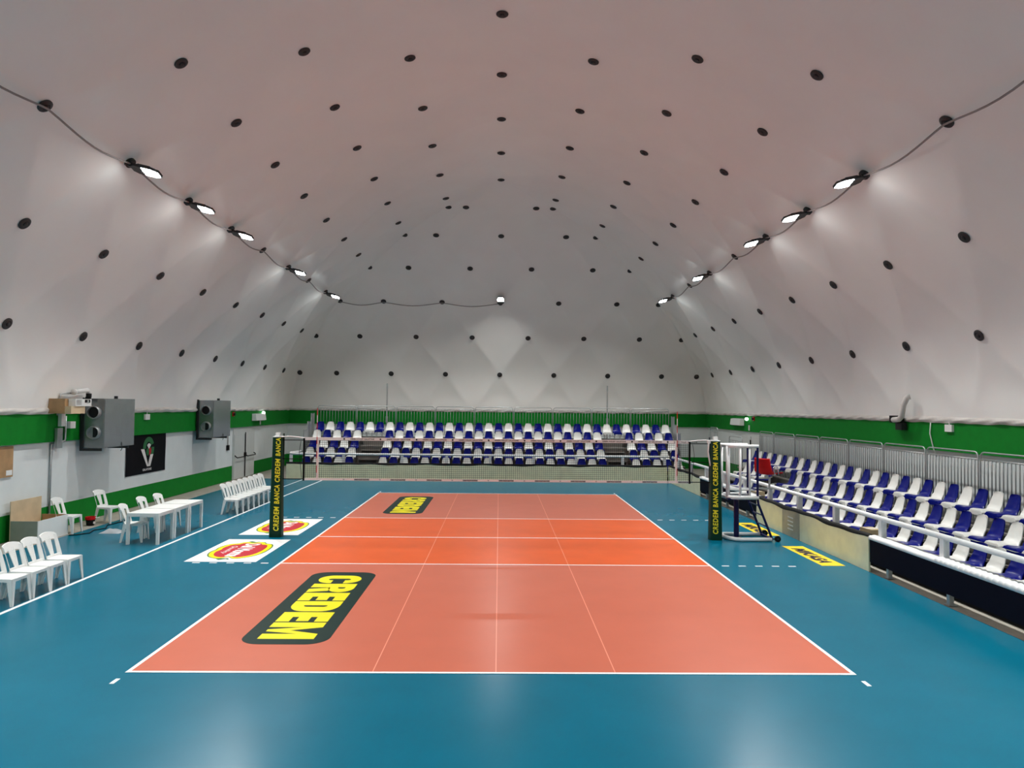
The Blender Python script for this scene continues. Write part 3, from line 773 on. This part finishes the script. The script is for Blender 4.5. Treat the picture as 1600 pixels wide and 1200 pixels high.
# ------------------------------------------------------------------ monobloc chairs
def strip(b, path, widths, th, nrm=None, across=None, mi=0):
    """ribbon along path with width vectors across[] (3D half vectors) and thickness vector th"""
    n = len(path); vs = []
    for p, a, t_ in zip(path, across, th):
        p = Vector(p); a = Vector(a); t_ = Vector(t_)
        vs += [p-a, p+a, p+a+t_, p-a+t_]
    fs = [(0,1,2,3), (4*n-1,4*n-2,4*n-3,4*n-4)]
    for i in range(n-1):
        o = i*4
        for q in range(4): fs.append((o+q, o+4+q, o+4+(q+1) % 4, o+(q+1) % 4))
    b.add(vs, fs, mi)
def back_xyz(u, h):       # u across in metres, h 0..1 up the back
    return Vector((u, .17+.15*h**1.1-.9*u*u*(.35+.65*h), .44+.42*h-(.55*u*u if h > .93 else 0)))
def make_chair():
    t = thing('plastic_chair', 'x', 'chair')
    b = MB(); vs = []; fs = []; ny, nx = 8, 8
    for i in range(ny+1):
        s = i/ny; y = -.235+.42*s; hw = .225-.025*s
        for k in range(nx+1):
            u = -1+2*k/nx; z = .44-.014*math.sin(PI*s)*(1-u*u)-.018*max(0, .12-s)/.12-.008*abs(u)**6
            vs.append((u*hw, y, z))
    n = len(vs); vs += [(x, y, z-.014) for x, y, z in vs]; m_ = nx+1
    for i in range(ny):
        for k in range(nx):
            q = (i*m_+k, i*m_+k+1, (i+1)*m_+k+1, (i+1)*m_+k); fs.append(q); fs.append(tuple(n+x for x in reversed(q)))
    rim = list(range(m_))+[i*m_+nx for i in range(1, ny+1)]+[ny*m_+k for k in range(nx-1, -1, -1)]+[i*m_ for i in range(ny-1, 0, -1)]
    for a, c in zip(rim, rim[1:]+rim[:1]): fs.append((a, c, n+c, n+a))
    b.add(vs, fs)
    for sx in (-1, 1): b.hexa([(sx*.222,-.22,.385),(sx*.205,.18,.395),(sx*.195,.18,.395),(sx*.212,-.22,.385)], [(sx*.224,-.22,.438),(sx*.202,.18,.438),(sx*.192,.18,.438),(sx*.212,-.22,.438)])
    b.box((-.21,-.238,.385), (.21,-.225,.432))
    smooth_by_angle(b.build('seat', 'white_plastic', t), 50)
    b = MB(); th = Vector((0,.014,.004))
    for sx in (-1, 1):
        path = [back_xyz(sx*(.188+.012*h), h) for h in (0, .2, .4, .6, .8, .93)]
        strip(b, path, None, [th]*6, across=[Vector((.030,-.02*sx,0))*(1.0-.06*k) for k in range(6)])
    path = [back_xyz(-.205+.41*k/12, .0)+Vector((0,0,0)) for k in range(13)]
    us = [-.215+.43*k/14 for k in range(15)]
    vs = []; 
    path = [back_xyz(u, .915)-Vector((0,0,.75*u*u)) for u in us]
    strip(b, path, None, [th]*15, across=[Vector((0,.022,.062)) for _ in us])
    for k in range(5):   # fan of slats
        u0 = (-.034+.017*k); u1 = (-.074+.037*k)
        path = [back_xyz(u0+(u1-u0)*h/.88, h) for h in (0, .2, .4, .6, .8, .88)]
        strip(b, path, None, [th]*6, across=[Vector((.0075+.008*q/5,0,0)) for q in range(6)])
    path = [back_xyz(u, .02) for u in (-.2,-.1,0,.1,.2)]
    strip(b, path, None, [th]*5, across=[Vector((0,.003,.03))]*5)
    smooth_by_angle(b.build('backrest', 'white_plastic', t), 35)
    for sx in (-1, 1):
        b = MB()   # front leg, L-section tapering
        b.hexa([(sx*.235,-.262,0),(sx*.198,-.262,0),(sx*.198,-.250,0),(sx*.235,-.250,0)], [(sx*.222,-.238,.432),(sx*.130,-.238,.432),(sx*.130,-.226,.432),(sx*.222,-.226,.432)])
        b.hexa([(sx*.236,-.262,0),(sx*.224,-.262,0),(sx*.224,-.225,0),(sx*.236,-.225,0)], [(sx*.224,-.238,.432),(sx*.212,-.238,.432),(sx*.212,-.150,.432),(sx*.224,-.150,.432)])
        b.build('leg', 'white_plastic', t)
        b = MB()
        b.hexa([(sx*.225,.235,0),(sx*.190,.235,0),(sx*.190,.248,0),(sx*.225,.248,0)], [(sx*.205,.165,.432),(sx*.135,.165,.432),(sx*.135,.18,.432),(sx*.205,.18,.432)])
        b.hexa([(sx*.226,.205,0),(sx*.214,.205,0),(sx*.214,.248,0),(sx*.226,.248,0)], [(sx*.206,.09,.432),(sx*.194,.09,.432),(sx*.194,.18,.432),(sx*.206,.18,.432)])
        b.build('leg', 'white_plastic', t)
    return t
ch0 = make_chair(); ch_used = [False]
def chair(x, y, rz, label, group):
    if not ch_used[0]: ch_used[0] = True; ch0.location = (x, y, 0); ch0.rotation_euler = (0,0,rz); ch0['label'] = label; ch0['group'] = group
    else: dup(ch0, (x, y, 0), rz, label, group)
for k, y in enumerate((-4.56, -5.06, -5.52, -6.03)):
    nm = ['farthest from camera', 'second farthest from camera', 'third farthest from camera', 'cut by the picture edge'][k]
    chair(-7.99, y, PI/2, f'white plastic chair in the near left row of four, {nm}', 'white chairs in the near left row')
for k in range(8):
    chair(-7.97, 3.64+.47*k, PI/2, f'white plastic chair in the far left row beyond the tables, {ORD[k+1]} from the camera', 'white chairs in the far left row')
chair(-10.83, .28, PI/2+.05, 'white plastic chair against the wall just behind the open wooden box', 'white chairs by the left wall')
chair(-10.72, 1.90, PI/2-.12, 'white plastic chair against the wall by the red bucket', 'white chairs by the left wall')
chair(-8.64, -.72, PI/2+.12, 'white plastic chair tucked under the nearest white table', 'white chairs at the tables')
chair(-8.88, .58, PI/2, 'white plastic chair behind the middle white table', 'white chairs at the tables')
chair(-8.78, 1.25, PI/2, 'white plastic chair behind the farthest white table', 'white chairs at the tables')

# ------------------------------------------------------------------ white tables
def make_table(lab, x, y):
    t = thing('plastic_table', lab, 'table', (x, y, 0), 0, 'white square tables')
    hx, hy = .375, .392
    b = MB(); b.prism(rrect(-hx,-hy,hx,hy,.02,3), .69, .725, lambda u, v, h: Vector((u, v, h))); b.build('tabletop', 'white_plastic', t)
    b = MB()
    for s_ in (-1, 1): b.box((-hx+.01,s_*hy*.985-.01,.645), (hx-.01,s_*hy*.985+.004,.69)); b.box((s_*hx*.985-.01,-hy+.01,.645), (s_*hx*.985+.004,hy-.01,.69))
    b.build('apron', 'white_plastic', t)
    for sx in (-1, 1):
        for sy in (-1, 1):
            b = MB(); cx, cy = sx*(hx-.032), sy*(hy-.032); b.box((cx-.031,cy-.031,0), (cx+.031,cy+.031,.66)); b.build('leg', 'white_plastic', t)
make_table('white square plastic table nearest the camera, first of three in line', -8.23, -.78)
make_table('white square plastic table in the middle of the three in line', -8.23, .045)
make_table('white square plastic table farthest from the camera, last of three in line', -8.23, .885)

# ------------------------------------------------------------------ left wall fittings
# open wooden box with a tall back board
t = thing('wooden_box', 'open wooden box with white front and tall pale back board by the left wall', 'box', (-11.0, -.42, 0))
def PB(b, nm, mk): q = b.build(nm, mk, t); q.location = (11.0, .42, 0); return q
PB(MB().box((-11.36,-1.05,0), (-11.34,.05,.95)), 'back_board', 'wood_pale')
PB(MB().box((-10.72,-1.05,0), (-10.70,.10,.50)), 'front_board', 'white_plastic')
PB(MB().box((-11.34,-1.05,0), (-10.72,-1.03,.50)), 'near_side', 'board_grey')
PB(MB().box((-11.34,.08,0), (-10.72,.10,.50)), 'far_side', 'wood')
PB(MB().box((-11.34,-1.03,.02), (-10.72,.08,.05)), 'bottom', 'wood')
# heater duct units
def heater(lab, y0, y1, z0, z1):
    t = thing('heater_unit', lab, 'heater', (-11.1, (y0+y1)/2, z0), 0, 'metal heater units on the left wall')
    o = Vector((11.1, -(y0+y1)/2, -z0))
    def P(b, nm, mk, sm_=False): q = b.build(nm, mk, t); q.location = o; smooth_by_angle(q, 40) if sm_ else 0; return q
    xf, xb = -10.77, -11.37
    P(MB().box((xb,y0,z0), (xf,y1,z1)), 'casing', 'duct')
    P(MB().box((xf,y0+.03,z0+.03), (xf+.012,y1-.2,z1-.03)), 'side_panel', 'duct')
    for z, r in ((z1-.38, .165), (z0+.42, .165)):
        T = Matrix.Translation((-11.02, y0, z)) @ Matrix.Rotation(PI/2, 4, 'X')
        P(MB().lathe([(r+.025,0),(r+.025,.02),(r,.10),(r-.012,.10),(r-.012,.012),(.001,.012)], T, 24), 'duct_flange', 'galv', True)
        hole = MB()
        if z > (z0+z1)/2: hole.lathe([(r-.012,.013),(r-.012,.016)], T, 24)
        else: hole.box((-11.02-.03, y0-.017, z-.13), (-11.02+.10, y0-.012, z+.13))
        P(hole, 'duct_opening', 'dark_hole')
    P(MB().box((xb,y0-.06,z0-.02), (xb+.07,y0-.005,z1+.02)).box((xb,y0-.06,z0-.08), (xf-.02,y0-.005,z0-.005)).box((xb,y1-.3,z0-.08), (xf-.02,y1-.24,z0-.005)), 'wall_bracket', 'steel_dark')
    P(MB().tube([(xf+.02,(y0+y1)/2+.1,z0+.12), (xf+.03,(y0+y1)/2+.1,z0-.08), (xf+.03,(y0+y1)/2+.04,z0-.12)], .01, 6), 'hook', 'steel_dark')
    P(MB().cyl((-11.0,(y0+y1)/2+.2,z1), (-11.0,(y0+y1)/2+.2,z1+.08), .05, 10), 'vent_cap', 'steel_dark')
heater('large grey metal heater unit with two round duct openings, nearer the camera', 1.68, 3.3, 2.05, 3.40)
heater('grey metal heater unit with two round duct openings, farther along the left wall', 9.03, 10.75, 2.01, 3.42)
# projector on its shelf box
t = thing('shelf_box', 'small brown wooden box fixed high on the left wall under the projector', 'box', (-11.15, .55, 3.0))
q = MB().box((-.24,-.32,.0), (.20,.28,.38)).build('rear_case', 'wood', t)
q = MB().box((.20,-.32,.0), (.36,.28,.19)).build('front_case', 'wood_pale', t)
t = thing('projector', 'white projector with dark lens resting on the brown shelf box', 'projector', (-10.86, .70, 3.192))
MB().box((-.08,-.34,.0), (.10,.36,.185)).build('body', 'white_plastic', t)
b = MB(); b.box((.10,.06,.09), (.106,.30,.17)); b.build('lens_recess', 'black_rubber', t)
b = MB(); b.cyl((.10,.17,.12), (.125,.17,.12), .04, 16); b.build('lens', 'chrome', t)
b = MB()
for k in range(8): b.box((.10,-.31,.03+.018*k), (.104,-.08,.038+.018*k))
b.build('vent_grille', 'galv', t)
# pipes
b = MB(); b.tube([(-11.37,.62,2.95), (-11.30,.62,3.50), (-11.24,.95,3.53)], .025, 8); b.tube([(-11.36,.96,2.93), (-11.36,.96,2.33), (-11.36,.92,2.27), (-11.46,.55,2.22), (-11.46,.55,.1)], .028, 8)
tag(b.build('conduit', 'galv', smooth=True), 'grey conduit pipe running down the left wall beside the wooden box', 'pipe')
t = thing('air_valve', 'white elbow pipe sticking out of the dome above the projector', 'pipe', (-11.16, .95, 3.56))
MB().tube([(0,0,0), (.02,.56,.06), (.04,.60,-.04)], .06, 12).build('pipe', 'white_plastic', t, True); MB().tube([(.04,.60,-.03), (.04,.60,-.12), (.02,.55,-.22)], .07, 12).build('hose', 'black_rubber', t, True)
MB().tube([(0,-.02,0), (0,.03,0)], .08, 12).build('flange', 'white_plastic', t, True)
t = thing('switch_box', 'white control box with small tap on the green band beside the projector', 'switch box', (-11.38, .95, 2.72))
MB().box((0,-.28,-.06), (.09,-.12,.42)).build('casing', 'white_plastic', t); MB().box((0,-.40,-.62), (.07,-.18,-.10)).build('lower_casing', 'galv', t); MB().box((0,.06,-.12), (.12,.28,.06)).build('junction', 'white_plastic', t)
for sx, y, z, lab in ((-1, 5.25, 2.84, 'small white junction box high on the left green band'), (1, -.2, 2.86, 'small white junction box high on the right green band')):
    t = thing('junction_box', lab, 'box', (sx*11.37, y, z), 0, 'white junction boxes')
    MB().box((-.03,-.14,-.09), (.03,.14,.09)).build('casing', 'white_plastic', t); MB().cyl((0,0,.09), (0,0,.16), .012, 6).build('cable', 'white_plastic', t)
# banner
t = thing('wall_banner', 'black cloth banner with green and white V emblem and GALATONE on left wall', 'banner', (-11.49, 5.52, 1.0))
b = MB(); vs = []; fs = []
for i in range(25):
    for k in range(13):
        y = -1.29+2.58*i/24; z = 1.265*k/12; vs.append((.012+.012*math.sin(y*4+z*2)*math.sin(PI*k/12), y, z))
for i in range(24):
    for k in range(12): fs.append((i*13+k, (i+1)*13+k, (i+1)*13+k+1, i*13+k+1))
b.add(vs, fs); b.build('cloth', 'banner_black', t, True)
b = MB(); X = .03
def pl(P, mi): b.add([(X, p[0], p[1]) for p in P], [tuple(range(len(P)))], mi)
pl([(-.42,.80),(-.20,.80),(.10,.22),(.0,.22)][0:4], 0); pl([(.0,.22),(.22,.22),(.40,.60),(.20,.60),(.10,.36),(.06,.22)], 0)
g_o = arc(.03,.80,.36,.36,-35,200,24); g_i = arc(.03,.80,.19,.22,-35,200,24)
g_o = [(.40,.60),(.45,.76),(.45,.84)]+arc(.08,.84,.36,.34,20,190,20); g_i = [(.22,.60),(.27,.76),(.27,.84)]+arc(.08,.84,.17,.18,20,190,20)
for qd in strip_quads(g_o[:3], g_i[:3]): pl(qd, 1)
for qd in strip_quads(g_o[3:], g_i[3:]): pl(qd, 1)
X = .031
pl(arc(.10,.82,.15,.15,35,145,10)+[(.10,.78)], 0); pl(arc(.12,.72,.14,.14,-90,60,10)+[(.10,.8)], 2); pl(arc(.06,.70,.13,.13,110,270,10)+[(.10,.62),(.1,.78)], 1)
put_text(b, 'GALATONE', lambda u, v: Vector((X, -.28+.58*u, .09+.075*v)), 0, bold=.03)
b.build('emblem', ['tape_white', 'banner_green', 'logo_red'], t)
# wooden board on the wall
t = thing('notice_board', 'brown wooden notice board on the left wall at the edge of the photo', 'panel', (-11.49, -1.7, 1.52))
MB().box((0,-1.2,0), (.03,.85,.72)).build('board', 'wood', t); MB().box((.03,.62,.04), (.035,.82,.16)).build('notice', 'line_white', t)
# doors
b = MB(); b.box((-11.50,12.98,0), (-11.46,15.6,2.2), 0)
d1 = tag(b.build('door_1', 'door_white'), kind='structure')
for y in (13.04, 14.32): MB().box((-11.46,y,.02), (-11.435,y+1.2,1.95)).build('door_leaf', 'door_white', d1)
b = MB(); b.cyl((-11.40,14.27,.05), (-11.40,14.27,2.02), .022, 8).box((-11.44,14.2,.95), (-11.36,14.34,1.12)); b.build('lock_bar', 'black_rubber', d1)
for ya, yb in ((13.1, 14.2), (14.34, 15.45)):
    b = MB(); b.tube([(-11.43,ya,1.05), (-11.36,ya,.98), (-11.33,ya+.05,.95), (-11.33,yb-.05,.95), (-11.36,yb,1.0), (-11.43,yb,1.05)], .022, 8); b.build('panic_bar', 'black_rubber', d1)
b = MB(); b.box((11.46,12.7,0), (11.50,15.3,2.15)); d2 = tag(b.build('door_2', 'door_white'), kind='structure')
for y in (12.76, 14.04): MB().box((11.435,y,.02), (11.46,y+1.2,2.05)).build('door_leaf', 'door_white', d2)
MB().box((11.40,13.98,.9), (11.44,14.04,1.9)).build('lock_bar', 'black_rubber', d2)
# emergency lights, sensors, switch
for sx, y, lab in ((-1, 15.7, 'white emergency light box above the left exit door'), (1, 15.45, 'white emergency light box above the far right door')):
    t = thing('emergency_light', lab, 'emergency light', (sx*11.38, y, 2.68), 0, 'emergency lights above the doors')
    b = MB(); b.hexa([(-sx*0,-.72,-.16),(-sx*.2,-.68,-.14),(-sx*.2,.68,-.14),(-sx*0,.72,-.16)], [(-sx*0,-.72,.17),(-sx*.16,-.68,.15),(-sx*.16,.68,.15),(-sx*0,.72,.17)]); b.build('casing', 'white_plastic', t)
    MB().box((-sx*.02,-.6,-.165), (-sx*.17,.6,-.15)).build('diffuser', 'galv', t)
    ly = .55 if sx < 0 else -1.35
    MB().lathe([(.02,-.07),(.07,-.05),(.08,0),(.07,.05),(.02,.07)], Matrix.Translation((-sx*.1, ly, .20 if sx < 0 else .16)), 12).build('indicator_lamp', 'led_on', t)
for sx, y, z in ((-1, 12.7, 2.85), (1, 13.5, 2.86)):
    t = thing('alarm_sounder', f"small dark alarm sounder on the green band at the far {'left' if sx < 0 else 'right'}", 'alarm', (sx*11.38, y, z), 0, 'alarm sounders')
    MB().box((-.02,-.09,-.09), (.02,.09,.09)).build('base', 'red', t); MB().cyl((0,0,0), (-sx*.09,0,0), .06, 12).build('horn', 'steel_dark', t)
t = thing('wall_switch', 'small dark wall switch hanging under a cable left of the exit door', 'switch', (-11.49, 12.38, 1.42))
MB().box((0,-.1,-.1), (.06,.1,.12)).build('box', 'black_rubber', t); MB().cyl((.03,-.02,.12), (.03,-.02,.9), .018, 6).build('cable', 'cable_grey', t)
for sx, y, lab in ((-1, 16.1, 'small pale exit sign below the left emergency light'), (1, 14.05, 'small pale exit sign beside the right emergency light')):
    tag(MB().box((sx*11.395,y-.05,2.32), (sx*11.36,y+.05,2.56)).build('exit_sign', 'banner_green' if sx > 9 else 'tape_white'), lab, 'sign', 'exit signs')
# air sock on right
t = thing('air_valve', 'bent white air pipe coming out of the dome above the right stand', 'pipe', (11.1, 1.3, 3.05))
MB().tube([(.05,-.2,.62), (-.02,-.16,.60), (-.06,-.06,.40), (-.05,.05,.08), (-.04,.2,.0), (-.02,.5,-.02)], .075, 12).build('pipe', 'skirt', t, True)
MB().box((0,.35,-.10), (.2,.75,.10)).build('damper', 'black_rubber', t); MB().box((.1,.32,-.30), (.25,.62,-.10)).build('mount', 'steel_dark', t)
b = MB(); b.tube([(11.36,.55,2.98), (11.37,.6,2.7), (11.37,.45,2.3), (11.46,.45,2.1)], .015, 6); tag(b.build('wall_cable', 'white_plastic', smooth=True), 'thin white cable hanging down the right green band below the air pipe', 'cable')
# bucket, cable, bag on the floor
t = thing('bucket', 'small dark bucket with red rim on the floor by the left wall', 'bucket', (-10.92, 1.45, -.012))
MB().lathe([(.085,0),(.095,.015),(.115,.18)], Matrix.Identity(4), 20).build('body', 'black_rubber', t, True)
MB().lathe([(.115,.165),(.13,.165),(.13,.235),(.115,.235),(.115,.19),(.01,.19)], Matrix.Identity(4), 20).build('rim', 'red', t)
MB().tube([(.122,0,.21), (.16,.09,.2), (.13,.19,.2)], .012, 6).build('handle', 'white_plastic', t); MB().box((.092,-.04,.05), (.112,.04,.11)).build('sticker', 'tape_white', t)
b = MB(); b.tube([(-10.55,-.1,.014), (-10.4,-.05,.014), (-10.22,.2,.014), (-10.35,.6,.014), (-10.2,.9,.014), (-10.42,1.35,.014), (-10.35,2.0,.014), (-10.5,2.6,.014)], .014, 6)
tag(b.build('floor_cable', 'black_rubber', smooth=True), 'dark cable lying along the floor edge near the wall chairs', 'cable')
b = MB(); vs = []; fs = []
for i in range(13):
    for k in range(9):
        u, v = i/12, k/8; e = math.sin(PI*u)*math.sin(PI*v)
        vs.append((-10.0+.5*u, .2+.4*v, .002+.11*e**.6*(.7+.3*math.sin(9*u+4*v)*math.cos(7*v))))
for i in range(12):
    for k in range(8): fs.append((i*9+k, (i+1)*9+k, (i+1)*9+k+1, i*9+k+1))
b.add(vs, fs); tag(b.build('plastic_bag', 'bag', smooth=True), 'crumpled translucent plastic bag lying on the blue floor left of the tables', 'bag')
